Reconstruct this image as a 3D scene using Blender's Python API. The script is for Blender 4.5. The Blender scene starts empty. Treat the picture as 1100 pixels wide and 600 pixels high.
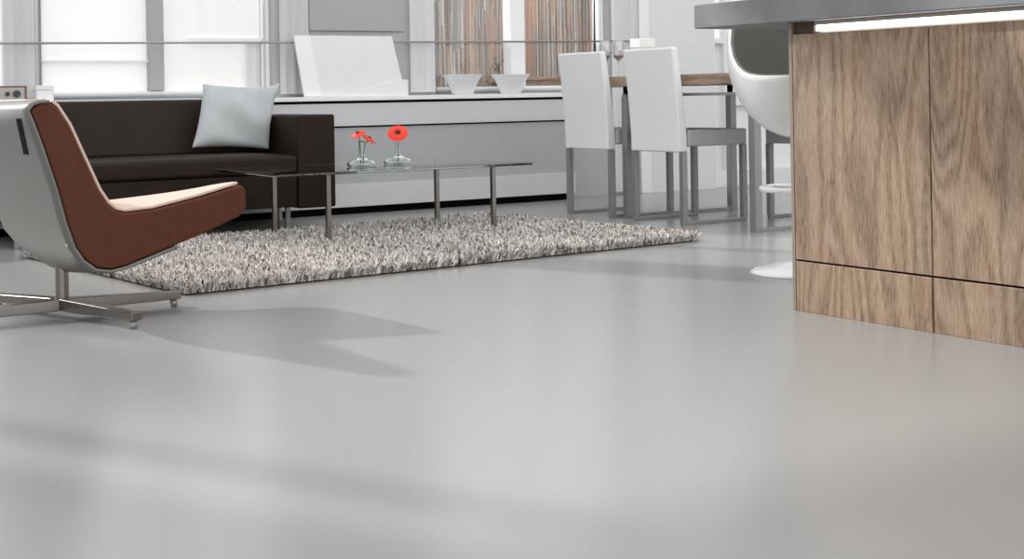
import bpy, bmesh, math, random
from mathutils import Vector, Matrix
import numpy as np
random.seed(7)
S = bpy.context.scene
C = S.collection
PI = math.pi

# ------------------------------------------------------------------ camera
# room frame: +X runs along the window wall, +Y towards the window wall, Z up; metres
F = 1525.0
yaw, roll = math.radians(33), math.radians(1.0)
right = Vector((math.cos(yaw), -math.sin(yaw), 0)); fwd = Vector((math.sin(yaw), math.cos(yaw), 0)); up = Vector((0, 0, 1))
cr = right * math.cos(roll) - up * math.sin(roll)
cu = right * math.sin(roll) + up * math.cos(roll)
# the picture's horizon climbs slightly to the right
cam = bpy.data.cameras.new('camera'); co = bpy.data.objects.new('camera', cam); C.objects.link(co)
cam.sensor_width = 36; cam.lens = F * 36 / 1100
cam.shift_y = -(300 - 103) / 1100
cam.clip_end = 200
m = Matrix((cr, cu, -fwd)).transposed().to_4x4(); m.translation = Vector((0, 0, .70))
co.matrix_world = m
S.camera = co

# ------------------------------------------------------------------ light
w = bpy.data.worlds.new('sky'); S.world = w; w.use_nodes = True
w.node_tree.nodes['Background'].inputs[0].default_value = (.97, .985, 1, 1)
w.node_tree.nodes['Background'].inputs[1].default_value = 1.30
sl = bpy.data.lights.new('sun', 'SUN'); so = bpy.data.objects.new('sun', sl); C.objects.link(so)
sl.energy = 3.2; sl.angle = math.radians(1.5); sl.color = (1, .985, .96)
sd = Vector((.42, -.908, -.53)).normalized()
so.rotation_euler = sd.to_track_quat('-Z', 'Y').to_euler(); so.location = (-3, 12, 6)
S.view_settings.view_transform = 'Standard'; S.view_settings.look = 'None'
S.view_settings.exposure = 0.22; S.view_settings.gamma = 1; S.view_settings.use_curve_mapping = False

# ------------------------------------------------------------------ materials
def srgb(r, g, b):
    f = lambda c: (c/255)/12.92 if c/255 <= .04045 else (((c/255)+.055)/1.055)**2.4
    return (f(r), f(g), f(b), 1)
def new_mat(name):
    mt = bpy.data.materials.new(name); mt.use_nodes = True
    return mt, mt.node_tree, mt.node_tree.nodes['Principled BSDF']
def P(name, col, rough=.5, metal=0, noise=0, nscale=20, bump=0, bscale=200, **kw):
    mt, nt, b = new_mat(name)
    b.inputs['Roughness'].default_value = rough; b.inputs['Metallic'].default_value = metal
    for k, v in kw.items(): b.inputs[k.replace('_', ' ')].default_value = v
    tc = nt.nodes.new('ShaderNodeTexCoord')
    n = nt.nodes.new('ShaderNodeTexNoise'); n.inputs['Scale'].default_value = nscale; n.inputs['Detail'].default_value = 4
    nt.links.new(tc.outputs['Object'], n.inputs['Vector'])
    r = nt.nodes.new('ShaderNodeValToRGB')
    a = [c*(1-noise) for c in col[:3]]; d = [min(1, c*(1+noise)) for c in col[:3]]
    r.color_ramp.elements[0].position = .3; r.color_ramp.elements[1].position = .7
    r.color_ramp.elements[0].color = (*a, 1); r.color_ramp.elements[1].color = (*d, 1)
    nt.links.new(n.outputs['Fac'], r.inputs['Fac']); nt.links.new(r.outputs['Color'], b.inputs['Base Color'])
    if bump:
        n2 = nt.nodes.new('ShaderNodeTexNoise'); n2.inputs['Scale'].default_value = bscale
        nt.links.new(tc.outputs['Object'], n2.inputs['Vector'])
        bp = nt.nodes.new('ShaderNodeBump'); bp.inputs['Strength'].default_value = bump; bp.inputs['Distance'].default_value = .002
        nt.links.new(n2.outputs['Fac'], bp.inputs['Height']); nt.links.new(bp.outputs['Normal'], b.inputs['Normal'])
    return mt
def wood(name, cols, axis='Z', sc=9.0, rough=.5, off=(0, 0, 0)):
    """grain runs along axis; cathedral figure from a distorted band pattern"""
    mt, nt, b = new_mat(name); L = nt.links
    tc = nt.nodes.new('ShaderNodeTexCoord'); mp = nt.nodes.new('ShaderNodeMapping')
    s = {'Z': (sc, sc, sc*.14), 'X': (sc*.085, sc, sc), 'Y': (sc, sc*.085, sc)}[axis]
    mp.inputs['Scale'].default_value = s; mp.inputs['Location'].default_value = off
    L.new(tc.outputs['Object'], mp.inputs['Vector'])
    big = nt.nodes.new('ShaderNodeTexNoise'); big.inputs['Scale'].default_value = 1.0; big.inputs['Detail'].default_value = 2.5; big.inputs['Roughness'].default_value = .45
    mp2 = nt.nodes.new('ShaderNodeMapping'); mp2.inputs['Scale'].default_value = {'Z': (sc*.42, sc*.42, sc*.075), 'X': (sc*.075, sc*.42, sc*.42), 'Y': (sc*.42, sc*.075, sc*.42)}[axis]; mp2.inputs['Location'].default_value = off; L.new(tc.outputs['Object'], mp2.inputs['Vector'])
    L.new(mp2.outputs[0], big.inputs['Vector'])
    mul = nt.nodes.new('ShaderNodeMath'); mul.operation = 'MULTIPLY'; mul.inputs[1].default_value = 110
    L.new(big.outputs['Fac'], mul.inputs[0])
    sn = nt.nodes.new('ShaderNodeMath'); sn.operation = 'SINE'; L.new(mul.outputs[0], sn.inputs[0])
    fine = nt.nodes.new('ShaderNodeTexNoise'); fine.inputs['Scale'].default_value = 18; fine.inputs['Detail'].default_value = 8; fine.inputs['Roughness'].default_value = .7
    L.new(mp.outputs[0], fine.inputs['Vector'])
    ma = nt.nodes.new('ShaderNodeMath'); ma.operation = 'MULTIPLY_ADD'; ma.inputs[1].default_value = .09
    L.new(sn.outputs[0], ma.inputs[0]); L.new(fine.outputs['Fac'], ma.inputs[2])
    r = nt.nodes.new('ShaderNodeValToRGB'); cr_ = r.color_ramp
    pos = [.28, .44, .56, .75]
    while len(cr_.elements) < 4: cr_.elements.new(.5)
    for e, p_, c_ in zip(cr_.elements, pos, cols): e.position = p_; e.color = c_
    L.new(ma.outputs[0], r.inputs['Fac'])
    pl = nt.nodes.new('ShaderNodeTexNoise'); pl.inputs['Scale'].default_value = .8; pl.inputs['Detail'].default_value = 1
    L.new(mp.outputs[0], pl.inputs['Vector'])
    r2 = nt.nodes.new('ShaderNodeValToRGB'); r2.color_ramp.elements[0].position = .4; r2.color_ramp.elements[1].position = .6
    r2.color_ramp.elements[0].color = (.90, .89, .90, 1); r2.color_ramp.elements[1].color = (1.06, 1.0, .95, 1)
    L.new(pl.outputs['Fac'], r2.inputs['Fac'])
    mx = nt.nodes.new('ShaderNodeMix'); mx.data_type = 'RGBA'; mx.blend_type = 'MULTIPLY'; mx.inputs[0].default_value = 1
    L.new(r.outputs[0], mx.inputs[6]); L.new(r2.outputs[0], mx.inputs[7])
    L.new(mx.outputs[2], b.inputs['Base Color'])
    b.inputs['Roughness'].default_value = rough
    bp = nt.nodes.new('ShaderNodeBump'); bp.inputs['Strength'].default_value = .35; bp.inputs['Distance'].default_value = .002
    L.new(ma.outputs[0], bp.inputs['Height']); L.new(bp.outputs[0], b.inputs['Normal'])
    return mt
def clear(name, tint=(1, 1, 1, 1), gloss=.08):
    mt = bpy.data.materials.new(name); mt.use_nodes = True; nt = mt.node_tree; nt.nodes.clear()
    o = nt.nodes.new('ShaderNodeOutputMaterial'); t = nt.nodes.new('ShaderNodeBsdfTransparent'); g = nt.nodes.new('ShaderNodeBsdfGlossy')
    g.inputs['Roughness'].default_value = .02; t.inputs[0].default_value = tint
    mx = nt.nodes.new('ShaderNodeMixShader'); mx.inputs[0].default_value = gloss
    nt.links.new(t.outputs[0], mx.inputs[1]); nt.links.new(g.outputs[0], mx.inputs[2]); nt.links.new(mx.outputs[0], o.inputs[0])
    return mt
def sheer(name, col, see):
    """thin woven cloth: part see-through, the rest lets light diffuse through"""
    mt = bpy.data.materials.new(name); mt.use_nodes = True; nt = mt.node_tree; nt.nodes.clear()
    o = nt.nodes.new('ShaderNodeOutputMaterial'); t = nt.nodes.new('ShaderNodeBsdfTransparent')
    tl = nt.nodes.new('ShaderNodeBsdfTranslucent'); d = nt.nodes.new('ShaderNodeBsdfDiffuse')
    tl.inputs[0].default_value = col; d.inputs[0].default_value = col
    a = nt.nodes.new('ShaderNodeMixShader'); a.inputs[0].default_value = .6
    nt.links.new(tl.outputs[0], a.inputs[1]); nt.links.new(d.outputs[0], a.inputs[2])
    mx = nt.nodes.new('ShaderNodeMixShader'); mx.inputs[0].default_value = see
    nt.links.new(a.outputs[0], mx.inputs[1]); nt.links.new(t.outputs[0], mx.inputs[2]); nt.links.new(mx.outputs[0], o.inputs[0])
    return mt
def glass(name, col=(1, 1, 1, 1), ior=1.45, rough=0):
    mt, nt, b = new_mat(name); b.inputs['Base Color'].default_value = col
    b.inputs['Transmission Weight'].default_value = 1; b.inputs['IOR'].default_value = ior; b.inputs['Roughness'].default_value = rough
    return mt
def attr_mat(name, rough=.8):
    mt, nt, b = new_mat(name); a = nt.nodes.new('ShaderNodeAttribute'); a.attribute_name = 'col'
    nt.links.new(a.outputs['Color'], b.inputs['Base Color']); b.inputs['Roughness'].default_value = rough
    return mt

oakc = [srgb(102, 83, 66), srgb(140, 118, 98), srgb(155, 133, 112), srgb(174, 154, 134)]
M = dict(
    floor=P('poured_resin_floor', srgb(147, 146, 144), .25, noise=.025, nscale=.8, bump=.05, bscale=3),
    wall=P('grey_wall_paint', srgb(180, 180, 180), .8, noise=.01),
    wall2=P('pale_wall_paint', srgb(225, 225, 225), .8, noise=.01),
    white=P('white_paint', srgb(240, 240, 240), .45, noise=.01),
    greyframe=P('grey_frame_paint', srgb(168, 168, 169), .5, noise=.01),
    bench=P('bench_lacquer', srgb(206, 206, 207), .5, noise=.01),
    bench_dark=P('bench_panel_grey', srgb(176, 176, 177), .55, noise=.01),
    black=P('black_recess', srgb(12, 12, 12), .9, Specular_IOR_Level=.1),
    brown=P('brown_leather', srgb(84, 44, 27), .55, noise=.06, nscale=40, bump=.3, bscale=350, Specular_IOR_Level=.22),
    cream=P('cream_pink_leather', srgb(208, 180, 163), .5, noise=.02),
    shell=P('shell_grey_white', srgb(108, 108, 105), .5, noise=.02, nscale=3),
    chrome=P('brushed_steel', srgb(138, 133, 129), .30, 1, noise=.03),
    steel=P('dull_steel', srgb(158, 157, 157), .38, .6, noise=.04),
    sofa=P('dark_brown_sofa_leather', srgb(38, 27, 20), .55, noise=.10, nscale=8, bump=.3, bscale=150, Specular_IOR_Level=.2),
    pillow=P('silver_satin', srgb(176, 180, 181), .42, noise=.07, nscale=12, bump=.3, bscale=60, Sheen_Weight=.3),
    dining=P('white_dining_leather', srgb(238, 238, 238), .45, noise=.01, bump=.1, bscale=200),
    dseat=P('grey_seat_upholstery', srgb(172, 172, 172), .6, noise=.03),
    oak=wood('greyed_oak_vertical', oakc),
    oak2=wood('greyed_oak_second_door', oakc, off=(3.1, 2.7, 1.4)),
    oakp=wood('greyed_oak_plinth', oakc, off=(7.7, 5.2, 2.9)),
    oakedge=P('pale_edge_band', srgb(140, 128, 112), .5, noise=.05),
    oakdark=P('stained_dark_recess', srgb(78, 56, 42), .6, noise=.1),
    tableoak=wood('table_oak', [srgb(110, 92, 76), srgb(150, 128, 108), srgb(170, 148, 126), srgb(188, 168, 148)], axis='Y', sc=8),
    concrete=P('cast_concrete', srgb(122, 123, 125), .6, noise=.10, nscale=9, bump=.3, bscale=60),
    alu=P('aluminium_profile', srgb(170, 165, 158), .4, .6),
    stool=P('gloss_white_plastic', srgb(244, 244, 244), .15, noise=.005),
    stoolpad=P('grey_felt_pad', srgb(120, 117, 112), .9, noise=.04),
    poly=P('polished_chrome', srgb(225, 225, 226), .08, 1),
    clear=clear('window_glass'),
    blind=sheer('dense_white_film', (.96, .96, .96, 1), .02),
    thin_film=sheer('thin_washout_film', (.94, .94, .94, 1), .45),
    curtain=sheer('grey_curtain_cloth', (.84, .84, .85, 1), .03),
    wcurtain=sheer('white_curtain_cloth', (.95, .95, .95, 1), .03),
    tglass=glass('table_glass', (.86, .93, .91, 1)),
    vglass=glass('vase_glass', (.98, 1, 1, 1), 1.4),
    wglass=clear('wine_glass', (.95, .95, .96, 1), .25),
    frost=P('frosted_white_plastic', srgb(248, 249, 250), .3, Transmission_Weight=.25),
    red=P('red_petals', srgb(238, 60, 32), .55, noise=.08, nscale=60),
    redc=P('dark_flower_centre', srgb(70, 40, 20), .8, noise=.2),
    green=P('green_stem', srgb(70, 120, 50), .6),
    twig=P('grey_twig', srgb(120, 118, 112), .8),
    terrace=P('outdoor_paving', srgb(200, 200, 198), .9, noise=.05),
    render=P('white_render', srgb(240, 240, 238), .9, noise=.02),
    timber=wood('weathered_planter_timber', [srgb(120, 88, 62), srgb(165, 128, 98), srgb(185, 148, 118), srgb(200, 166, 136)], axis='X', sc=8),
    radiow=P('radio_walnut', srgb(120, 84, 62), .5, noise=.12, nscale=30),
    radiof=P('radio_fascia', srgb(176, 176, 174), .5),
    drygrey=P('dark_knob', srgb(60, 60, 60), .4),
    lead=P('wine_residue', srgb(110, 108, 104), .3),
    board=P('canvas_white', srgb(226, 226, 226), .6, noise=.01),
    boardside=P('canvas_edge', srgb(238, 238, 238), .6),
    rug=attr_mat('shag_yarn', .9), reed=attr_mat('reed_stems', .8),
)
led, ent, eb = new_mat('led_strip_light')
eb.inputs['Emission Color'].default_value = (1, .97, .92, 1); eb.inputs['Emission Strength'].default_value = 5
eb.inputs['Base Color'].default_value = (1, 1, 1, 1)
M['led'] = led

# ------------------------------------------------------------------ helpers
def BM(): return bmesh.new()
def box(bm, x0, x1, y0, y1, z0, z1, mi=0):
    vs = [bm.verts.new((x, y, z)) for z in (z0, z1) for y in (y0, y1) for x in (x0, x1)]
    for f in ((0, 2, 3, 1), (4, 5, 7, 6), (0, 1, 5, 4), (2, 6, 7, 3), (0, 4, 6, 2), (1, 3, 7, 5)):
        fc = bm.faces.new([vs[i] for i in f]); fc.material_index = mi
    return vs
def obox(bm, p0, p1, wid, h0, h1, mi=0):
    """bar from p0 to p1 on plan, width wid, between heights h0 and h1"""
    a, b = Vector(p0), Vector(p1); n = Vector((-(b-a).y, (b-a).x)).normalized()*wid/2
    pts = [a+n, a-n, b-n, b+n]
    lo = [bm.verts.new((p.x, p.y, h0)) for p in pts]; hi = [bm.verts.new((p.x, p.y, h1)) for p in pts]
    bm.faces.new(lo[::-1]).material_index = mi; bm.faces.new(hi).material_index = mi
    for i in range(4):
        j = (i+1) % 4; bm.faces.new([lo[i], lo[j], hi[j], hi[i]]).material_index = mi
def prism(bm, prof, y0, y1):
    """prof: list of (x,z), extruded along y"""
    a = [bm.verts.new((x, y0, z)) for x, z in prof]; b = [bm.verts.new((x, y1, z)) for x, z in prof]
    bm.faces.new(a); bm.faces.new(b[::-1])
    n = len(prof)
    for i in range(n):
        j = (i+1) % n; bm.faces.new([a[j], a[i], b[i], b[j]])
def lathe(bm, prof, cx=0, cy=0, seg=40, close=False):
    rings = []
    for r, z in prof:
        if r < 1e-6: rings.append([bm.verts.new((cx, cy, z))])
        else: rings.append([bm.verts.new((cx+r*math.cos(2*PI*i/seg), cy+r*math.sin(2*PI*i/seg), z)) for i in range(seg)])
    for k in range(len(rings)-1):
        A, B = rings[k], rings[k+1]
        for i in range(seg):
            j = (i+1) % seg
            if len(A) == 1 and len(B) == 1: continue
            if len(A) == 1: bm.faces.new([A[0], B[j], B[i]])
            elif len(B) == 1: bm.faces.new([A[i], A[j], B[0]])
            else: bm.faces.new([A[i], A[j], B[j], B[i]])
def tube(bm, pts, r, seg=10, radii=None):
    pts = [Vector(p) for p in pts]; rings = []
    for k, p in enumerate(pts):
        t = (pts[min(k+1, len(pts)-1)]-pts[max(k-1, 0)]).normalized()
        a = t.cross(Vector((0, 0, 1)) if abs(t.z) < .9 else Vector((1, 0, 0))).normalized(); b = t.cross(a)
        rr = radii[k] if radii else r
        rings.append([bm.verts.new(p+a*rr*math.cos(2*PI*i/seg)+b*rr*math.sin(2*PI*i/seg)) for i in range(seg)])
    for A, B in zip(rings, rings[1:]):
        for i in range(seg): bm.faces.new([A[i], A[(i+1) % seg], B[(i+1) % seg], B[i]])
    bm.faces.new(rings[0][::-1]); bm.faces.new(rings[-1])
def origin(o):
    v = Vector(o.location); 
    while o.parent: o = o.parent; v += o.location
    return v
def obj(name, bm, mat, parent=None, bevel=0, smooth=False, seg=2, loc=None, sub=0):
    """geometry is given in room coordinates; the object's origin sits at its thing's base"""
    bmesh.ops.remove_doubles(bm, verts=bm.verts, dist=1e-6)
    bmesh.ops.recalc_face_normals(bm, faces=bm.faces)
    me = bpy.data.meshes.new(name)
    if parent is not None: off = origin(parent)
    elif loc is not None: off = Vector(loc)
    else:
        xs = [v.co for v in bm.verts]
        mn = Vector([min(c[i] for c in xs) for i in range(3)]); mx = Vector([max(c[i] for c in xs) for i in range(3)])
        off = Vector(((mn.x+mx.x)/2, (mn.y+mx.y)/2, mn.z))
    bmesh.ops.translate(bm, verts=bm.verts, vec=-off)
    bm.to_mesh(me); bm.free()
    o = bpy.data.objects.new(name, me); C.objects.link(o)
    for x in (mat if isinstance(mat, (list, tuple)) else [mat]): me.materials.append(M[x] if isinstance(x, str) else x)
    if parent is not None: o.parent = parent
    else: o.location = off
    if bevel:
        b = o.modifiers.new('bevel', 'BEVEL'); b.width = bevel; b.segments = seg; b.limit_method = 'ANGLE'; b.angle_limit = math.radians(40)
    if sub:
        s_ = o.modifiers.new('sub', 'SUBSURF'); s_.levels = sub; s_.render_levels = sub
    if smooth or bevel:
        for p in me.polygons: p.use_smooth = True
        if not smooth:
            wn = o.modifiers.new('wn', 'WEIGHTED_NORMAL'); wn.keep_sharp = True
    return o
def thing(name, label, cat, loc, group=None):
    o = bpy.data.objects.new(name, None); C.objects.link(o); o.location = loc; o.empty_display_size = .05
    o['label'] = label; o['category'] = cat
    if group: o['group'] = group
    return o
def tag(o, label, cat, group=None):
    o['label'] = label; o['category'] = cat
    if group: o['group'] = group
    return o
def struct(o, label=None):
    o['kind'] = 'structure'
    if label: o['label'] = label
    return o
def dup(root, loc, label=None, rotz=None):
    r = root.copy(); C.objects.link(r); r.location = loc
    if rotz is not None: r.rotation_euler = (0, 0, rotz)
    if label: r['label'] = label
    for ch in list(root.children):
        c = ch.copy(); C.objects.link(c); c.parent = r
        for g in list(ch.children):
            d = g.copy(); C.objects.link(d); d.parent = c
    return r
def bx(name, mat, parent, dims, bevel=0, **kw):
    b = BM(); box(b, *dims); return obj(name, b, mat, parent, bevel, **kw)

# ------------------------------------------------------------------ room
struct(bx('floor', 'floor', None, (-4.5, 8.6, -3.2, 8.12, -.12, 0)), 'smooth light grey poured floor')
WY0, WY1, WH = 7.93, 8.12, 4.0      # window wall faces and height
wins = [(-1.78, 1.86, .72, 3.66), (2.05, 3.45, .72, 2.7), (4.56, 5.965, .72, 2.7)]
door = (6.90, 8.15, 2.5)
b = BM()
xs = [-4.5] + [v for w_ in wins for v in w_[:2]] + [door[0], door[1], 8.6]
for i in range(0, len(xs), 2): box(b, xs[i], xs[i+1], WY0, WY1, 0, WH)
for x0, x1, z0, z1 in wins:
    box(b, x0, x1, WY0, WY1, 0, z0); box(b, x0, x1, WY0, WY1, z1, WH)
box(b, door[0], door[1], WY0, WY1, door[2], WH)
struct(obj('wall_back', b, 'wall'), 'grey wall with the windows')
struct(bx('wall_left', 'wall2', None, (-4.7, -4.5, -3.2, 8.12, 0, WH)))
struct(bx('wall_right', 'wall2', None, (8.6, 8.8, -3.2, 8.12, 0, WH)))
# pale pier between the right-hand window and the glazed door
struct(bx('trim_1', 'wall2', None, (6.29, 6.895, 7.90, WY0, 0, WH)), 'pale plaster pier right of the windows')
struct(bx('trim_2', 'white', None, (6.20, 6.288, 7.885, WY0, 0, WH), .003), 'bright white reveal post')
struct(bx('trim_3', 'greyframe', None, (3.68, 4.33, 7.915, WY0, 1.12, WH), .003), 'darker grey wall panel')

def window(n, x0, x1, z0, z1, mull, sashmat, blinds=None, label=None):
    fr = BM(); t = .045
    box(fr, x0, x0+t, 7.99, 8.07, z0, z1); box(fr, x1-t, x1, 7.99, 8.07, z0, z1)
    box(fr, x0+t, x1-t, 7.99, 8.07, z0, z0+t); box(fr, x0+t, x1-t, 7.99, 8.07, z1-t, z1)
    root = obj('window_%d' % n, fr, sashmat, None, .004, loc=((x0+x1)/2, 8.03, z0)); struct(root, label)
    edges = [x0+t]
    for a, c in mull:
        bx('mullion', sashmat if n != 2 else 'greyframe', root, (a, c, 7.975, 8.075, z0+t, z1-t), .004); edges += [a, c]
    edges.append(x1-t)
    for i in range(0, len(edges), 2):
        bx('pane', 'clear', root, (edges[i], edges[i+1], 8.035, 8.041, z0+t, z1-t))
    return root, edges
win1, _ = window(1, *wins[0], [(-1.54, -1.455)], 'white', label='tall window left of the picture')
win2, e2 = window(2, *wins[1], [(2.703, 2.787)], 'white', label='left-hand window with added white film washing out the view')
win3, e3 = window(3, *wins[2], [(5.18, 5.293)], 'white', label='right-hand window with reed fence behind')
# sash bottom rails inside window 2, right light
bx('sash_rail', 'white', win2, (2.95, 3.405, 8.00, 8.034, 1.045, 1.075), .002)
bx('sash_rail', 'white', win2, (2.095, 2.703, 8.00, 8.034, .930, .945), .002)
for a, c, mname in ((2.095, 2.703, 'blind'), (2.787, 3.405, 'thin_film')):      # added film whitens the view like overexposed daylight; sun passes above it
    bx('washout_film', mname, win2, (a, c, 8.030, 8.033, .765, 1.34))

# glazed door on the far right
dr = bx('door_1', 'white', None, (door[0], door[0]+.05, 7.95, 8.05, .0, door[2]), .003, loc=(7.5, 8.0, 0)); struct(dr, 'white framed glazed door with frosted panes')
for d_ in ((8.10, 8.15, 0, 2.5), (6.95, 8.10, 2.44, 2.5), (6.95, 8.10, 0, .12), (7.045, 7.125, .12, 2.44), (6.95, 7.045, 1.06, 1.10), (7.125, 8.10, .60, .66)):
    bx('door_frame', 'white', dr, (d_[0], d_[1], 7.955, 8.045, d_[2], d_[3]), .003)
bx('pane', 'blind', dr, (6.95, 8.10, 8.0, 8.006, .12, 2.44))

# the place outside the windows
struct(bx('ground', 'terrace', None, (-8, 16, 8.12, 22, -.10, -.01)), 'pale paving outside the windows')
def reeds():
    rng = np.random.default_rng(3)
    V, Fc, col = [], [], []
    pal = [(212, 168, 140), (184, 150, 130), (196, 188, 180), (230, 225, 220), (168, 175, 174), (146, 136, 127), (220, 202, 186), (206, 174, 150), (180, 174, 168)]
    pal = [srgb(*p) for p in pal]; wgt = np.array([.16, .12, .16, .14, .10, .08, .10, .08, .06]); wgt /= wgt.sum()
    for lay in (0, 1, 2):
      x = 2.75+lay*.004
      while x < 7.6:
          r = rng.uniform(.004, .009); z = -.01 - rng.uniform(0, 0)
          while z < 1.77:
              h = rng.uniform(.25, .9); h = min(h, 1.78-z); c = pal[rng.choice(9, p=wgt)]; k = rng.uniform(.85, 1.12)
              dx, dy = rng.normal(0, .004), rng.uniform(0, .03); n0 = len(V)
              for zz, ox in ((z, 0), (z+h, dx)):
                  for i in range(6):
                      a = i*PI/3; V.append((x+ox+r*math.cos(a), 9.25+dy+lay*.028+r*math.sin(a), zz))
              for i in range(6): Fc.append((n0+i, n0+(i+1) % 6, n0+6+(i+1) % 6, n0+6+i)); col.append((c[0]*k, c[1]*k, c[2]*k, 1))
              z += h + .001
          x += r*1.25
    return V, Fc, col
V_, F_, col_ = reeds()
me = bpy.data.meshes.new('reed_screen'); me.from_pydata([(x-5.1, y-9.25, z) for x, y, z in V_], [], F_)
ca = me.attributes.new('col', 'FLOAT_COLOR', 'FACE'); ca.data.foreach_set('color', np.array(col_, dtype=np.float32).ravel())
ro = thing('reed_fence', 'fence of bundled brown and grey reeds outside the windows', 'fence', (5.1, 9.25, -.01))
o = bpy.data.objects.new('reed_screen', me); C.objects.link(o); o.parent = ro; o.location = (0, 0, .01); me.materials.append(M['reed'])
for x in (2.72, 4.3, 5.9, 7.62):
    bx('post', 'timber', ro, (x-.03, x+.03, 9.36, 9.42, -.01, 1.80), .003)
for z in (.3, 1.6):
    bx('rail', 'timber', ro, (2.69, 7.65, 9.42, 9.45, z, z+.06), .002)
hb = thing('garden_house', 'white rendered garden house outside the left-hand window', 'building', (.9, 12.5, -.01))
bx('wall', 'render', hb, (-.6, 2.4, 12, 13.5, -.01, 2.6)); bx('roof', 'greyframe', hb, (-.7, 2.5, 11.9, 13.6, 2.6, 2.72))
pb = thing('planter_box', 'low brown timber planter outside the right-hand window', 'planter', (5.95, 8.75, -.01))
bb = BM()
for k in range(4): box(bb, 5.62, 6.27, 8.55, 8.58, .0+k*.205, .195+k*.205)
for k in range(4): box(bb, 5.62, 6.27, 8.92, 8.95, .0+k*.205, .195+k*.205)
for k in range(4): box(bb, 5.62, 5.65, 8.58, 8.92, .0+k*.205, .195+k*.205); box(bb, 6.24, 6.27, 8.58, 8.92, .0+k*.205, .195+k*.205)
box(bb, 5.65, 6.24, 8.58, 8.92, -.01, .70)
obj('planter_body', bb, 'timber', pb, .003)
bx('planter_rim', 'timber', pb, (5.59, 6.30, 8.52, 8.98, .812, .835), .003)

# curtains
def curtain(x0, x1, mat, label, yc=7.893, ztop=2.85, z0=.735):
    n = 60; bb = BM(); rng = random.Random(int(x0*100)); ph = rng.random()*6
    wv = (x1-x0)/max(2, round((x1-x0)/.055)); rows = []
    for z in (z0, z0+.4, 1.6, ztop):
        rows.append([bb.verts.new((x0+(x1-x0)*i/n, yc+.006*math.sin(2*PI*((x1-x0)*i/n)/wv+ph)+.001*math.sin(i*1.7+z*2), z)) for i in range(n+1)])
    for A, B in zip(rows, rows[1:]):
        for i in range(n): bb.faces.new([A[i], A[i+1], B[i+1], B[i]])
    t = thing('curtain', label, 'curtain', ((x0+x1)/2, yc, z0))
    obj('curtain_cloth', bb, mat, t, smooth=True)
    bb = BM(); tube(bb, [(x0-.02, yc, ztop+.012), (x1+.02, yc, ztop+.012)], .010, 10); obj('curtain_rod', bb, 'steel', t, smooth=True)
    for xx in (x0-.01, x1+.01):
        bb = BM(); tube(bb, [(xx, yc, ztop+.012), (xx, WY0, ztop+.012)], .006, 8); obj('rod_bracket', bb, 'steel', t, smooth=True)
    return t
curtain(1.72, 2.035, 'curtain', 'grey curtain at the far left edge, left of the whitened window')
curtain(3.475, 3.665, 'curtain', 'grey curtain between left-hand window and leaning white board')
curtain(4.365, 4.545, 'wcurtain', 'pale curtain on the left side of the reed-view window')
curtain(5.962, 6.19, 'wcurtain', 'white curtain on the right side of the reed-view window', z0=.02)

# steel guard rod in front of the windows
rr = thing('guard_rail', 'thin steel rod running across both windows', 'rail', (3.4, 7.856, 1.04))
bb = BM(); tube(bb, [(1.0, 7.856, 1.022), (6.26, 7.856, 1.068)], .0065, 10); obj('rod', bb, 'steel', rr, smooth=True)
for x in (1.05, 3.70, 4.35, 6.245):
    z = 1.022+(x-1.0)/5.16*.046
    bb = BM(); tube(bb, [(x, 7.856, z), (x, WY0, z)], .005, 8); obj('bracket', bb, 'steel', rr, smooth=True)

# ------------------------------------------------------------------ low bench under the windows
bn = thing('window_bench', 'long low light grey bench with black plinth under the windows', 'bench', (2.5, 7.83, 0))
BX0, BX1 = -1.9, 5.53
bx('plinth', 'black', bn, (BX0+.03, BX1-.0, 7.79, 7.925, 0, .045))
bx('lower_panel', 'bench', bn, (BX0, BX1, 7.75, 7.925, .045, .182), .002)
bx('middle_panel', 'bench_dark', bn, (BX0, BX1, 7.768, 7.925, .182, .525), .001)
bx('upper_panel', 'bench', bn, (BX0, BX1, 7.75, 7.925, .535, .672), .002)
bx('shadow_gap', 'black', bn, (BX0, BX1, 7.775, 7.925, .672, .688))
bx('shadow_gap', 'black', bn, (BX0, BX1, 7.772, 7.925, .525, .535))
bx('bench_top', 'white', bn, (BX0-.01, BX1+.01, 7.735, 7.925, .688, .714), .003)

# ------------------------------------------------------------------ kitchen island
IX = 3.22
isl = thing('kitchen_island', 'kitchen island clad in greyed oak doors, right side', 'kitchen island', (3.7, 2.2, 0))
bx('carcass', 'oakdark', isl, (IX+.024, 4.0, .9, 3.305, .0, .880))
bx('side_panel', 'oakedge', isl, (IX, 4.0, 3.314, 3.328, 0, .9175), .001)
edges = [3.311, 2.764, 2.759, 2.205, 2.200, 1.646, 1.641, 1.087]
for i in range(4):
    hi, lo = edges[2*i], edges[2*i+1]
    bx('door', ('oak', 'oak2')[i % 2], isl, (IX, IX+.022, lo, hi, .164, .880), .0015)
    bx('plinth_panel', 'oakp', isl, (IX, IX+.022, lo+.0015, hi-.0005, 0, .158), .0015)
bx('seam_strip', 'black', isl, (IX+.008, IX+.0235, 1.087, 3.311, .155, .167))
# reveal under the worktop with the LED profile in it
bx('light_profile', 'alu', isl, (IX+.012, IX+.06, 1.0, 3.225, .9055, .9175), .001)
bx('reveal_block', 'oakdark', isl, (IX+.010, IX+.06, 3.226, 3.313, .881, .9175), .001)
bx('support_rail', 'alu', isl, (IX+.031, 3.98, 1.0, 3.225, .881, .9175))
tag(bx('led_strip', 'led', None, (IX+.018, IX+.030, 1.0, 3.222, .888, .905)), 'glowing white light strip under the concrete worktop', 'light')
wt = bx('worktop', 'concrete', None, (3.165, 4.12, .8, 3.725, .918, 1.0), .004)
tag(wt, 'thick grey concrete worktop lying on the oak island', 'worktop')

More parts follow.
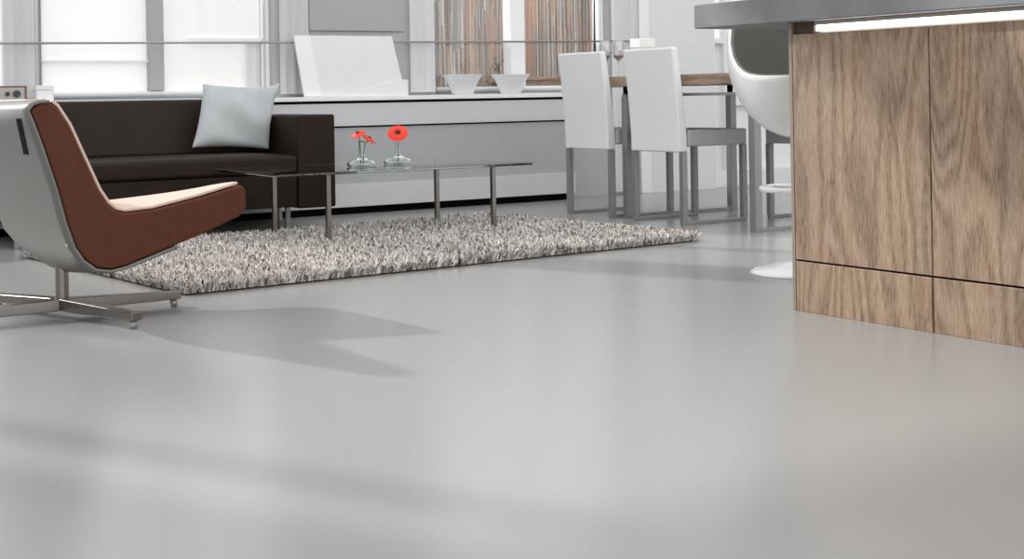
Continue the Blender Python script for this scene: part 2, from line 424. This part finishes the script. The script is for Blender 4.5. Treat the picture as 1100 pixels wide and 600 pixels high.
# ------------------------------------------------------------------ shag rug
def rug():
    RX0, RX1, RY0, RY1 = 1.80, 4.38, 5.00, 6.72
    rt = thing('shag_rug', 'grey and white shaggy rug under the glass coffee table', 'rug', ((RX0+RX1)/2, (RY0+RY1)/2, 0))
    rb_ = P('rug_backing', srgb(120, 112, 104), .95, noise=.3, nscale=60)
    bx('backing', rb_, rt, (RX0+.01, RX1-.01, RY0+.01, RY1-.01, .0, .012), .004)
    rng = np.random.default_rng(11); N = 75000
    x = rng.uniform(RX0, RX1, N); y = rng.uniform(RY0, RY1, N)
    # thicker fringe along the edges towards the room
    ne = 3500; x = np.r_[x, rng.uniform(RX0, RX1, ne), RX1+rng.uniform(-.02, .01, ne), RX0+rng.uniform(-.01, .02, ne)]
    y = np.r_[y, RY0+rng.uniform(-.01, .02, ne), rng.uniform(RY0, RY1, ne), rng.uniform(RY0, RY1, ne)]
    N = len(x); a = rng.uniform(0, 2*PI, N); ln = rng.uniform(.022, .048, N); wd = rng.uniform(.0025, .0052, N)
    lean = rng.uniform(.1, 1.0, N); la = rng.uniform(0, 2*PI, N)
    px, py = np.cos(a)*wd, np.sin(a)*wd
    V = np.zeros((N, 6, 3)); z0 = .006
    for k, (t, ws) in enumerate(((0, 1.), (.55, 1.), (1., .55))):
        cx = x+np.cos(la)*lean*ln*t**1.5; cy = y+np.sin(la)*lean*ln*t**1.5
        z = z0+ln*t*np.sqrt(np.maximum(.12, 1-(lean*.85*t)**2))
        V[:, 2*k] = np.c_[cx-px*ws, cy-py*ws, z]; V[:, 2*k+1] = np.c_[cx+px*ws, cy+py*ws, z]
    V = V.reshape(-1, 3)-np.array([(RX0+RX1)/2, (RY0+RY1)/2, 0])
    base = (np.arange(N)*6)[:, None, None]; q = np.array([[0, 1, 3, 2], [2, 3, 5, 4]])[None]
    Fq = (base+q).reshape(-1, 4)
    me = bpy.data.meshes.new('pile'); me.vertices.add(len(V)); me.vertices.foreach_set('co', V.ravel().astype(np.float32))
    me.loops.add(Fq.size); me.loops.foreach_set('vertex_index', Fq.ravel().astype(np.int32))
    me.polygons.add(len(Fq)); me.polygons.foreach_set('loop_start', (np.arange(len(Fq))*4).astype(np.int32)); me.polygons.foreach_set('loop_total', np.full(len(Fq), 4, dtype=np.int32))
    me.update(); me.validate()
    pal = np.array([srgb(240, 236, 232), srgb(216, 210, 205), srgb(190, 182, 176), srgb(158, 148, 141), srgb(120, 108, 99), srgb(74, 60, 52)])
    ci = rng.choice(6, N, p=[.30, .26, .18, .13, .08, .05]); cc = pal[ci]*rng.uniform(.9, 1.05, N)[:, None]; cc[:, 3] = 1
    ca = me.attributes.new('col', 'FLOAT_COLOR', 'FACE'); ca.data.foreach_set('color', np.repeat(np.minimum(cc, 1), 2, axis=0).astype(np.float32).ravel())
    o = bpy.data.objects.new('pile', me); C.objects.link(o); o.parent = rt; me.materials.append(M['rug']); o['kind'] = 'stuff'
    a_ = math.radians(4.5); hx, hy = (RX1-RX0)/2, (RY1-RY0)/2
    rt.rotation_euler = (0, 0, a_)
    rt.location = (1.80+hx*math.cos(a_)-hy*math.sin(a_), 4.956+hx*math.sin(a_)+hy*math.cos(a_), 0)
rug()

# ------------------------------------------------------------------ lounge chair
CY0, CY1 = 4.38, 5.10
lc = thing('lounge_chair', 'brown leather swivel lounge chair with grey shell, at the left edge', 'chair', (1.285, 4.70, 0))
prof = [(1.128, .694), (1.140, .703), (1.168, .705), (1.194, .690), (1.230, .632), (1.276, .525), (1.318, .429), (1.346, .385), (1.370, .364), (1.400, .356), (1.488, .361), (1.641, .391),
        (1.778, .424), (1.792, .420), (1.799, .400), (1.800, .352), (1.777, .323), (1.639, .270), (1.485, .220), (1.400, .192), (1.350, .184), (1.305, .192), (1.268, .222), (1.243, .261), (1.218, .335),
        (1.192, .440), (1.155, .560), (1.128, .640), (1.112, .680)]
def far_y(x):
    """the back wraps wide, the seat is narrower"""
    u = max(0, min(1, (x-1.19)/.30)); u = u*u*(3-2*u); return 5.26-.36*u
def dip(x, t):
    u = max(0, min(1, (x-1.33)/.45)); return -.055*u**1.6*t**1.2
def loft(bm, pts, y_in=0, n=10, z_dip=True):
    rows = []
    for s_ in range(n+1):
        t = s_/n; rows.append([bm.verts.new((x, CY0+y_in+(far_y(x)-CY0-2*y_in)*t, z+(dip(x, t) if z_dip else 0))) for x, z in pts])
    k = len(pts)
    for A, B in zip(rows, rows[1:]):
        for i in range(k): bm.faces.new([A[i], B[i], B[(i+1) % k], A[(i+1) % k]])
    bm.faces.new(rows[0]); bm.faces.new(rows[-1][::-1])
bb = BM(); loft(bb, prof); obj('upholstery', bb, 'brown', lc, .008, seg=3)
# cream pad on the inside of back and seat
inner = [(1.176, .706), (1.194, .692), (1.230, .634), (1.276, .527), (1.318, .431), (1.346, .387), (1.370, .367), (1.400, .3585), (1.488, .3635), (1.641, .3935), (1.776, .4265)]
def offs(pts, d):
    out = []
    for i, p in enumerate(pts):
        a = Vector(pts[max(i-1, 0)]); c = Vector(pts[min(i+1, len(pts)-1)]); t = (c-a).normalized(); out.append((p[0]-t.y*d, p[1]+t.x*d))
    return out
bb = BM(); pd = offs(inner, .010)
loft(bb, inner+pd[::-1], .010); obj('seat_pad', bb, 'cream', lc, .003)
# moulded outer shell: follows back and underside, bellied across its width
outer = [(1.170, .7075), (1.140, .7065), (1.122, .700), (1.108, .682), (1.124, .640), (1.151, .560), (1.188, .440), (1.214, .335), (1.239, .260), (1.265, .219), (1.303, .188), (1.350, .180), (1.400, .1885), (1.47, .211), (1.56, .2405)]
bb = BM(); ny = 18; rows = []
BUL = .030
def belly(t): return BUL*math.sin(PI*min(1, max(0, t)))**.9
n_o = offs(outer, 1.0)
for s_ in range(ny+1):
    t = s_/ny; row = []
    for k, p in enumerate(outer):
        y = CY0-.004+(far_y(p[0])-CY0+.008)*t
        fall = min(1, k/4.0)*min(1, (len(outer)-1-k)/4.0)
        nx, nz = n_o[k][0]-p[0], n_o[k][1]-p[1]
        d = .003+belly(t)*fall
        row.append(bb.verts.new((p[0]-abs(nx)*d if k < 12 else p[0], y, p[1]-(abs(nz)*d if k > 3 else 0)+dip(p[0], t))))
    rows.append(row)
for A, B in zip(rows, rows[1:]):
    for i in range(len(A)-1): bb.faces.new([A[i], B[i], B[i+1], A[i+1]])
sh = obj('outer_shell', bb, 'shell', lc, smooth=True)
so_ = sh.modifiers.new('solid', 'SOLIDIFY'); so_.thickness = .009; so_.offset = 0
bb = BM(); tube(bb, [(1.160, CY0+.01, .712), (1.160, far_y(1.16)-.01, .712)], .0045, 8); obj('piping', bb, 'cream', lc, smooth=True)
# dark grip slot in the back of the shell
def shell_x(z, y):
    pts = outer[3:]; x = 1.2
    for a, c in zip(pts, pts[1:]):
        if c[1] <= z <= a[1]:
            u = (a[1]-z)/(a[1]-c[1]); x = a[0]+(c[0]-a[0])*u; break
    k = 3+pts.index(a)+u; return x-.96*(.003+belly((y-CY0)/(far_y(x)-CY0))*min(1, k/4.0))-.0055
bb = BM()
ys = (4.470, 4.510); zs = [.545+.112*i/6 for i in range(7)]
sk = lambda z: -(z-.60)*.42
g0 = [[bb.verts.new((shell_x(z, y+sk(z))-.003, y+sk(z), z)) for y in ys] for z in zs]; g1 = [[bb.verts.new((shell_x(z, y+sk(z))+.010, y+sk(z), z)) for y in ys] for z in zs]
for i in range(6):
    for G in (g0, g1): bb.faces.new([G[i][0], G[i][1], G[i+1][1], G[i+1][0]])
    for j in (0, 1): bb.faces.new([g0[i][j], g0[i+1][j], g1[i+1][j], g1[i][j]])
bb.faces.new([g0[0][0], g0[0][1], g1[0][1], g1[0][0]]); bb.faces.new([g0[6][0], g0[6][1], g1[6][1], g1[6][0]])
obj('grip_slot', bb, 'black', lc)
bb = BM(); xq = shell_x(.262, 4.415); tube(bb, [(xq-.003, 4.415, .262), (xq+.01, 4.415, .262)], .006, 10); obj('screw', bb, 'steel', lc, smooth=True)
cxx, cyy = 1.285, 4.70
bb = BM(); lathe(bb, [(0, .035), (.030, .035), (.030, .055), (.0215, .062), (.0215, .20), (0, .20)], cxx, cyy, 32); obj('column', bb, 'chrome', lc, smooth=True).modifiers.new('es', 'EDGE_SPLIT')
bb = BM(); lathe(bb, [(0, .188), (.085, .188), (.085, .20), (0, .20)], 1.36, cyy, 32); obj('mounting_plate', bb, 'steel', lc, .001)
for ang in (2, -72, 182, 108):
    a = math.radians(ang); L_ = .40
    p0 = (cxx+math.cos(a)*.0, cyy+math.sin(a)*.0); p1 = (cxx+math.cos(a)*L_, cyy+math.sin(a)*L_)
    # tapering flat arm
    d = Vector((math.cos(a), math.sin(a))); nn = Vector((-d.y, d.x)); bb = BM()
    q = []
    for (s0, wd, z0, z1) in ((.012, .024, .026, .066), (L_, .019, .026, .052)):
        for sgn in (-1, 1):
            for z in (z0, z1): q.append(bb.verts.new((cxx+d.x*s0+nn.x*wd*sgn, cyy+d.y*s0+nn.y*wd*sgn, z)))
    for f in ((0, 1, 3, 2), (4, 6, 7, 5), (0, 4, 5, 1), (2, 3, 7, 6), (1, 5, 7, 3), (0, 2, 6, 4)): bb.faces.new([q[i] for i in f])
    arm = obj('base_arm', bb, 'chrome', lc, .003)
    bb = BM(); lathe(bb, [(0, 0), (.013, 0), (.013, .022), (.006, .024), (.006, .03), (0, .03)], cxx+d.x*(L_-.02), cyy+d.y*(L_-.02), 16); obj('glide', bb, 'steel', arm, smooth=True)

# ------------------------------------------------------------------ sofa
sf = thing('sofa', 'dark brown leather two-seat sofa in front of the window bench', 'sofa', (2.55, 7.35, 0))
SX0, SX1, SY0, SY1 = 1.66, 3.405, 7.02, 7.715
bx('arm', 'sofa', sf, (3.185, SX1, SY0, SY1-.01, .115, .618), .012, seg=3)
bx('arm', 'sofa', sf, (SX0, SX0+.20, SY0, SY1-.01, .115, .618), .012, seg=3)
bx('base', 'sofa', sf, (SX0+.202, 3.183, SY0+.015, SY1-.01, .125, .305), .008)
def cushion(x0, x1, y0, y1, z0, z1, puff):
    bb = BM(); n = 10; top, bot = [], []
    for j in range(n+1):
        rt, rb = [], []
        for i in range(n+1):
            u, v = i/n, j/n; e = (1-(2*u-1)**6)*(1-(2*v-1)**6)
            rt.append(bb.verts.new((x0+(x1-x0)*u, y0+(y1-y0)*v, z1-puff+puff*e))); rb.append(bb.verts.new((x0+(x1-x0)*u, y0+(y1-y0)*v, z0)))
        top.append(rt); bot.append(rb)
    for j in range(n):
        for i in range(n):
            bb.faces.new([top[j][i], top[j][i+1], top[j+1][i+1], top[j+1][i]]); bb.faces.new([bot[j][i], bot[j+1][i], bot[j+1][i+1], bot[j][i+1]])
    for i in range(n):
        bb.faces.new([bot[0][i], bot[0][i+1], top[0][i+1], top[0][i]]); bb.faces.new([top[n][i], top[n][i+1], bot[n][i+1], bot[n][i]])
        bb.faces.new([top[i][0], top[i+1][0], bot[i+1][0], bot[i][0]]); bb.faces.new([bot[i][n], bot[i+1][n], top[i+1][n], top[i][n]])
    return bb
obj('seat_cushion', cushion(SX0+.204, 3.181, SY0-.005, 7.50, .307, .418, .016), 'sofa', sf, .02, seg=3)
bb = BM(); prism(bb, [(0, 0), (1, 0), (1, 1), (0, 1)], 0, 1); bb.free()
bb = BM()     # raked backrest, its right end cut on a slant
for x, s_ in ((SX0+.205, 0), (2.98, 1)):
    pass
q = [bb.verts.new(v) for v in ((SX0+.205, 7.43, .41), (3.178, 7.43, .41), (3.178, 7.53, .712), (SX0+.205, 7.53, .712),
                               (SX0+.205, 7.70, .41), (3.178, 7.70, .41), (3.178, 7.70, .712), (SX0+.205, 7.70, .712))]
for f in ((0, 1, 2, 3), (4, 7, 6, 5), (0, 4, 5, 1), (3, 2, 6, 7), (0, 3, 7, 4), (1, 5, 6, 2)): bb.faces.new([q[i] for i in f])
obj('backrest', bb, 'sofa', sf, .022, seg=3)
for x, y in ((3.17, 7.14), (3.35, 7.66), (SX0+.07, 7.10), (SX0+.07, 7.66)):
    bb = BM(); lathe(bb, [(0, 0.0 if y > 7.05 else .03), (.016, 0), (.016, .118), (0, .118)], x, y, 16); obj('foot', bb, 'steel', sf, .001)

# satin pillow
def pillow():
    bb = BM(); n = 22; W, Hh, T = .455, .375, .115; F1, F2 = [], []
    for j in range(n+1):
        r1, r2 = [], []
        for i in range(n+1):
            u, v = 2*i/n-1, 2*j/n-1
            pin = 1-.07*((1-u*u)*(v*v)); pin2 = 1-.07*((1-v*v)*(u*u))
            x = u*W/2*pin2; z = v*Hh/2*pin
            if v > .7 and u > .6: z += .03*(u-.6)*2.5*(v-.7)*3.3; x += .012
            x += .045*v
            t = T/2*((1-u**2)*(1-v**2))**.45
            t += .006*math.sin(5*u+3*v)*(1-u*u)*(1-v*v)+.010*math.sin(3.5*(u+v*1.3)+1)*(1-u*u)*(1-v*v)
            r1.append(bb.verts.new((x, -t, z))); r2.append(bb.verts.new((x, t, z)) if 0 < i < n and 0 < j < n else r1[-1])
        F1.append(r1); F2.append(r2)
    for j in range(n):
        for i in range(n):
            bb.faces.new([F1[j][i], F1[j][i+1], F1[j+1][i+1], F1[j+1][i]])
            f = [F2[j][i], F2[j+1][i], F2[j+1][i+1], F2[j][i+1]]
            if len(set(f)) == 4:
                try: bb.faces.new(f)
                except ValueError: pass
    bmesh.ops.rotate(bb, verts=bb.verts, cent=(0, 0, 0), matrix=Matrix.Rotation(math.radians(3), 3, 'Y'))
    bmesh.ops.rotate(bb, verts=bb.verts, cent=(0, 0, 0), matrix=Matrix.Rotation(math.radians(-16), 3, 'X'))
    bmesh.ops.translate(bb, verts=bb.verts, vec=(2.972, 7.36, .613))
    return obj('pillow', bb, 'pillow', None, smooth=True, sub=1)
tag(pillow(), 'silver satin pillow leaning in the right corner of the sofa', 'pillow')

# ------------------------------------------------------------------ glass coffee table
ct = thing('coffee_table', 'low glass coffee table with thin steel legs on the rug', 'table', (3.4, 6.5, 0))
bx('glass_top', 'tglass', ct, (2.62, 4.03, 6.02, 6.78, .347, .359), .002)
for x, y in ((2.93, 6.13), (3.875, 6.16), (2.885, 6.66), (3.83, 6.66)):
    lg = bx('leg', 'chrome', ct, (x-.011, x+.011, y-.011, y+.011, .012, .347), .001)
def vase(x, y, label):
    t = thing('bud_vase', label, 'vase', (x, y, .359), 'glass bud vases on the coffee table')
    bb = BM(); z = .3592
    o_ = [(0, 0), (.066, 0), (.074, .004), (.076, .012), (.070, .022), (.050, .030), (.026, .036), (.017, .046), (.0145, .075), (.0145, .118), (.017, .126)]
    i_ = [(.0150, .126), (.0125, .118), (.0125, .076), (.015, .048), (.022, .040), (.045, .0265), (.064, .0185), (.070, .012), (.066, .006), (0, .005)]
    lathe(bb, [(r, z+h) for r, h in o_+i_], x, y, 36); obj('vase_body', bb, 'vglass', t, smooth=True)
    return t
vase(3.26, 6.42, 'clear glass bud vase with two small red flowers')
vase(3.50, 6.48, 'clear glass bud vase with one wide red flower')
def gerbera(x, y, bx_, by_, bz, rad, tilt, az, label):
    t = thing('gerbera', label, 'flower', (x, y, .37), 'red gerberas in the bud vases')
    top = Vector((bx_, by_, bz)); R_ = Matrix.Rotation(az, 3, 'Z') @ Matrix.Rotation(tilt, 3, 'Y')
    pts = []
    a, e = Vector((x, y, .37)), top-R_@Vector((0, 0, .006)); mid = Vector((x, y, .47))
    for k in range(9):
        s_ = k/8; pts.append(a*(1-s_)**2+mid*2*s_*(1-s_)+e*s_**2)
    bb = BM(); tube(bb, pts, .0024, 8); obj('stem', bb, 'green', t, smooth=True)
    bb = BM()
    for layer, (rr, nn_, lift) in enumerate(((rad, 26, .004), (rad*.82, 22, .008), (rad*.55, 18, .010))):
        for k in range(nn_):
            an = 2*PI*k/nn_+layer*.1; d = Vector((math.cos(an), math.sin(an), 0)); s2 = Vector((-d.y, d.x, 0)); hw = rr*PI/nn_*.95
            L1 = [d*.006, d*rr*.6+s2*hw+Vector((0, 0, lift)), d*rr*.6-s2*hw+Vector((0, 0, lift)), d*rr*.9+s2*hw*.8+Vector((0, 0, lift*.6)), d*rr*.9-s2*hw*.8+Vector((0, 0, lift*.6)), d*rr+Vector((0, 0, lift*.3))]
            vs = [bb.verts.new(top+R_@(v+Vector((0, 0, .001*(k % 2)+.0015*layer)))) for v in L1]
            bb.faces.new([vs[0], vs[2], vs[1]]); bb.faces.new([vs[1], vs[2], vs[4], vs[3]]); bb.faces.new([vs[3], vs[4], vs[5]])
    p_ = obj('petals', bb, 'red', t); sm = p_.modifiers.new('s', 'SOLIDIFY'); sm.thickness = .0012
    bb = BM(); lathe(bb, [(0, 0), (rad*.26, .004), (rad*.24, .010), (rad*.12, .013), (0, .0135)], 0, 0, 20)
    for v in bb.verts: v.co = top+R_@(v.co+Vector((0, 0, .006)))
    obj('flower_centre', bb, 'redc', t, smooth=True)
    bb = BM(); lathe(bb, [(.003, -.010), (.008, -.004), (.014, .003), (0, .003)], 0, 0, 14)
    for v in bb.verts: v.co = top+R_@v.co
    obj('sepals', bb, 'green', t, smooth=True)
T_ = math.radians
gerbera(3.254, 6.42, 3.238, 6.41, .518, .038, T_(30), T_(200), 'small red gerbera, upper left of the two in the left vase')
gerbera(3.266, 6.416, 3.282, 6.39, .492, .042, T_(35), T_(-40), 'red gerbera drooping right, lower one in the left vase')
gerbera(3.500, 6.48, 3.490, 6.46, .516, .056, T_(48), T_(-122), 'wide red gerbera standing alone in the right vase')

# ------------------------------------------------------------------ dining set
def dining_chair(loc, label):
    t = thing('dining_chair', label, 'chair', loc, 'white dining chairs at the oak table')
    X, Y, _ = loc
    bb = BM(); W = .212; rows = []
    zs = [.385, .46, .55, .65, .75, .85, .93, .943]
    for k, z in enumerate(zs):
        s_ = max(0, (z-.45)/.49); xo = -.045*s_**1.4; th = .058-.016*s_; hw = W*(1-.015*(1-s_)); 
        rows.append([bb.verts.new((X+xo+a, Y+c, z)) for a, c in ((0, -hw), (0, -hw*.4), (-.006, 0), (0, hw*.4), (0, hw), (th, hw), (th+.004, hw*.4), (th-.004, 0), (th+.004, -hw*.4), (th, -hw))])
    for A, B in zip(rows, rows[1:]):
        for i in range(10): bb.faces.new([A[i], A[(i+1) % 10], B[(i+1) % 10], B[i]])
    bb.faces.new(rows[0][::-1]); bb.faces.new(rows[-1])
    obj('backrest', bb, 'dining', t, .010, seg=3)
    b2 = BM(); box(b2, X+.060, X+.47, Y-.22, Y+.22, .414, .502); obj('seat', b2, 'dseat', t, .010, seg=3)
    for a in (.012, .435):
        for c in (-.205, .205):
            b2 = BM(); box(b2, X+a, X+a+.032, Y+c-.016, Y+c+.016, .018, .386 if a < .1 else .414); obj('leg', b2, 'steel', t, .002)
    for c in (-.205, .205):
        b2 = BM(); box(b2, X+.012, X+.463, Y+c-.014, Y+c+.014, 0, .018); obj('floor_runner', b2, 'steel', t, .002)
    return t
dc = dining_chair((4.83, 6.66, 0), 'white leather dining chair, the farther one, nearest the window bench')
dup(dc, (4.83, 6.03, 0), 'white leather dining chair, the nearer one, left of the open table frame')
dup(dc, (5.93, 5.62, 0), 'white dining chair across the table, mostly hidden behind the bar stool', math.radians(180))
tb = thing('dining_table', 'oak dining table on a slim steel frame behind the white chairs', 'table', (5.32, 6.0, 0))
bx('tabletop', 'tableoak', tb, (4.905, 5.80, 5.02, 6.93, .742, .800), .003)
bx('frame_rail', 'steel', tb, (4.925, 4.945, 5.29, 6.38, .684, .700), .001)
bx('frame_rail', 'steel', tb, (5.70, 5.72, 5.29, 6.40, .684, .700), .001)
for y, x0 in ((5.27, 4.85), (6.385, 4.91)):
    bx('frame_rail', 'steel', tb, (x0, 5.745, y, y+.03, .684, .700), .001)
    bx('floor_rail', 'steel', tb, (x0+.05, 5.69, y, y+.03, 0, .018), .001)
    for x in (x0, 5.69):
        bx('leg', 'steel', tb, (x, x+.045, y-.008, y+.038, 0, .684), .002)
        xs_ = max(x, 4.91)
        bx('spacer', 'black', tb, (xs_+.006, xs_+.030, y+.002, y+.028, .700, .742), .001)
def wine(x, y, label):
    t = thing('wine_glass', label, 'glass', (x, y, .80), 'wine glasses on the dining table')
    bb = BM(); z = .8003
    lathe(bb, [(0, z), (.034, z), (.034, z+.003), (.006, z+.008), (.004, z+.02), (.004, z+.085), (.010, z+.095), (.030, z+.115), (.038, z+.145), (.036, z+.185), (.030, z+.215), (.029, z+.215), (.035, z+.185), (.0365, z+.145), (.029, z+.117), (0, z+.098)], x, y, 28)
    obj('glass_body', bb, 'wglass', t, smooth=True)
    bb = BM(); lathe(bb, [(0, z+.0995), (.010, z+.1035), (.027, z+.1185), (.0325, z+.128), (0, z+.128)], x, y, 24); obj('drink', bb, 'lead', t, smooth=True)
wine(5.02, 6.71, 'left of the two wine glasses seen between the white chairs')
wine(5.10, 6.69, 'right of the two wine glasses seen between the white chairs')
# low white lidded box on the table, its top showing over the nearer chair
wb = thing('storage_box', 'white box on the dining table, top showing over the nearer chair', 'box', (5.325, 6.745, .80))
bx('box_body', 'white', wb, (5.27, 5.38, 6.70, 6.79, .8003, .975), .003)
bx('lid', 'white', wb, (5.266, 5.384, 6.696, 6.794, .976, 1.03), .003)

# ------------------------------------------------------------------ bar stool
sx, sy = 3.915, 3.985
st = thing('bar_stool', 'white egg-shaped bar stool with grey inside at the island end', 'stool', (sx, sy, 0))
def egg(scale, name, mat, thick):
    bb = BM(); seg, rg = 48, 18; rings = []; fa = math.atan2(-.73, -.68)
    for k in range(rg+1):
        ring = []
        for i in range(seg):
            th = 2*PI*i/seg; rel = math.cos(th-fa)          # 1 towards the open front
            d_ = 1-rel; zr = .757+.28*min(d_, 1)**3+.03*max(0, d_-1)    # height of the rim
            zc, c_, rad = .86, .335, .275
            phm = math.acos(max(-1, min(1, (zc-zr)/c_)))
            ph = phm*(k/rg)
            r = rad*scale*math.sin(ph)**.92 if ph > 0 else 0
            ring.append(bb.verts.new((sx+r*math.cos(th), sy+r*math.sin(th), zc-c_*scale*math.cos(ph))))
        rings.append(ring)
    for A, B in zip(rings, rings[1:]):
        for i in range(seg):
            bb.faces.new([A[i], A[(i+1) % seg], B[(i+1) % seg], B[i]])
    bmesh.ops.remove_doubles(bb, verts=bb.verts, dist=1e-5)
    o = obj(name, bb, mat, st, smooth=True)
    s_ = o.modifiers.new('s', 'SOLIDIFY'); s_.thickness = thick; s_.offset = 0
    return o
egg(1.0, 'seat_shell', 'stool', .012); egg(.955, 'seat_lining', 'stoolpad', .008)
bb = BM(); lathe(bb, [(0, .012), (.024, .012), (.024, .30), (.017, .305), (.017, .522), (.06, .528), (0, .530)], sx, sy, 28); obj('column', bb, 'poly', st, smooth=True).modifiers.new('es', 'EDGE_SPLIT')
bb = BM(); lathe(bb, [(0, 0), (.205, 0), (.207, .004), (.19, .014), (.12, .030), (.05, .042), (.028, .060), (0, .061)], sx, sy, 56); obj('base', bb, 'stool', st, smooth=True)
bb = BM(); n = 40; R1 = .155; pts = [(sx+R1*math.cos(2*PI*k/n), sy+R1*math.sin(2*PI*k/n), .325) for k in range(n)]
rings = []
for k in range(n):
    d = Vector((math.cos(2*PI*k/n), math.sin(2*PI*k/n), 0)); rings.append([bb.verts.new(Vector(pts[k])+d*.011*math.cos(q*PI/5)+Vector((0, 0, .011*math.sin(q*PI/5)))) for q in range(10)])
for k in range(n):
    A, B = rings[k], rings[(k+1) % n]
    for i in range(10): bb.faces.new([A[i], A[(i+1) % 10], B[(i+1) % 10], B[i]])
fr_ = obj('footrest', bb, 'stool', st, smooth=True)
bb = BM(); tube(bb, [(sx, sy-.15, .325), (sx, sy+.15, .325)], .008, 10); obj('footrest_strut', bb, 'poly', st, smooth=True)

# ------------------------------------------------------------------ things on the bench
t = thing('table_radio', 'small wooden radio with dark knob on the bench, far left', 'radio', (1.80, 7.84, .714))
bx('cabinet', 'radiow', t, (1.62, 1.962, 7.785, 7.835, .7142, .80), .004)
bx('fascia', 'radiof', t, (1.632, 1.948, 7.779, 7.786, .725, .790), .002)
for x, r in ((1.906, .019), (1.858, .012)):
    bb = BM(); tube(bb, [(x, 7.779, .757), (x, 7.767, .757)], r, 24); obj('knob', bb, 'drygrey', t, .001)
bb = BM()
for k in range(7): box(bb, 1.66+k*.024, 1.672+k*.024, 7.777, 7.780, .737, .778)
obj('speaker_grille', bb, 'drygrey', t)
wbx = thing('storage_box', 'small bright white box on the bench beside the radio', 'box', (2.06, 7.82, .714))
bx('box_body', 'white', wbx, (2.01, 2.10, 7.775, 7.832, .7142, .775), .002); bx('lid', 'white', wbx, (2.007, 2.103, 7.772, 7.835, .776, .80), .002)

# white board leaning on the wall
lb = thing('leaning_board', 'large blank white board leaning against the wall on the bench', 'board', (3.93, 7.80, .714))
bb = BM()
q = [bb.verts.new(v) for v in ((3.575, 7.780, .7145), (4.265, 7.780, .7145), (4.200, 7.832, 1.085), (3.535, 7.832, 1.085),
                               (3.575, 7.792, .7145), (4.265, 7.792, .7145), (4.200, 7.844, 1.085), (3.535, 7.844, 1.085))]
for f in ((0, 1, 2, 3), (4, 7, 6, 5), (0, 4, 5, 1), (3, 2, 6, 7), (0, 3, 7, 4), (1, 5, 6, 2)): bb.faces.new([q[i] for i in f])
obj('panel', bb, 'board', lb, .002)
bb = BM()   # narrow lighter margins at both sides
def onb(u, v):
    a = Vector((3.575, 7.780, .7145)).lerp(Vector((4.265, 7.780, .7145)), u); c = Vector((3.535, 7.832, 1.085)).lerp(Vector((4.200, 7.832, 1.085)), u); return a.lerp(c, v)+Vector((0, -.004, 0))
for u0, u1 in ((.002, .16),):
    f = [onb(u0, .01), onb(u1, .01), onb(u1, .99), onb(u0, .99)]; g = [p+Vector((0, .003, 0)) for p in f]
    a = [bb.verts.new(p) for p in f]; c = [bb.verts.new(p) for p in g]
    bb.faces.new(a); bb.faces.new(c[::-1])
    for i in range(4): bb.faces.new([a[i], c[i], c[(i+1) % 4], a[(i+1) % 4]])
obj('margin_strip', bb, 'boardside', lb)
# white curved sheet standing in for a sun patch on the board
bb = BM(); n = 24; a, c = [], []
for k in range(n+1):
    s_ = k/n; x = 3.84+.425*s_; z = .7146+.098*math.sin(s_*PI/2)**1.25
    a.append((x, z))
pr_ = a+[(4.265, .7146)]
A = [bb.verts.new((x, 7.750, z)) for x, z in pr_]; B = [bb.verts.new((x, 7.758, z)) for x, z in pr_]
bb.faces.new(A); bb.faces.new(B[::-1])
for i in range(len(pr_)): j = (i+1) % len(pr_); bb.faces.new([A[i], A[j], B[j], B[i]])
tag(obj('sun_patch_sheet', bb, 'stool', None, .002), 'white curved sheet imitating a sun patch on the leaning board', 'panel')

def bowl(x, label, sprig):
    t = thing('tapered_bowl', label, 'bowl', (x, 7.82, .714), 'frosted white bowls on the bench')
    bb = BM(); z = .7143
    # oval in plan to fit the shelf
    lathe(bb, [(0, 0), (.070, 0), (.076, .004), (.092, .045), (.120, .095), (.146, .124), (.148, .128), (.143, .128), (.116, .097), (.088, .048), (.070, .010), (0, .010)], 0, 0, 40)
    for v in bb.verts: v.co = Vector((x+v.co.x, 7.815+v.co.y*.50, z+v.co.z))
    obj('bowl_body', bb, 'frost', t, smooth=True)
    bb = BM(); lathe(bb, [(0, .085), (.108, .085), (.108, .088), (0, .094)], 0, 0, 30)
    for v in bb.verts: v.co = Vector((x+v.co.x, 7.815+v.co.y*.46, z+v.co.z))
    obj('gravel_fill', bb, 'board', t, smooth=True)
    return t
bowl(4.70, 'frosted white bowl on the bench, left of the window mullion', 0)
bowl(5.065, 'frosted white bowl on the bench, below the window mullion', 1)
tw = thing('dried_sprig', 'small grey dried sprig standing in the bowl below the mullion', 'plant', (4.99, 7.815, .805))
bb = BM(); rng = random.Random(5)
for k in range(5):
    a = Vector((4.99, 7.815, .806)); e = Vector((4.955+.03*k/4-.01, 7.81+rng.uniform(-.01, .01), .90+rng.uniform(-.02, .03))); tube(bb, [a, (a+e)/2+Vector((.004, 0, 0)), e], .0018, 6)
obj('stalk', bb, 'twig', tw)
bb = BM()
for k in range(26):
    p = Vector((4.955+rng.uniform(-.035, .035), 7.81+rng.uniform(-.02, .02), .90+rng.uniform(-.035, .045))); d = Vector((rng.uniform(-1, 1), rng.uniform(-1, 1), rng.uniform(-.3, 1))).normalized()*.018; s2 = d.cross(Vector((0, 1, .3))).normalized()*.005
    vs = [bb.verts.new(p), bb.verts.new(p+d*.5+s2), bb.verts.new(p+d), bb.verts.new(p+d*.5-s2)]; bb.faces.new(vs)
o = obj('leaf_cluster', bb, 'twig', tw); o['kind'] = 'stuff'
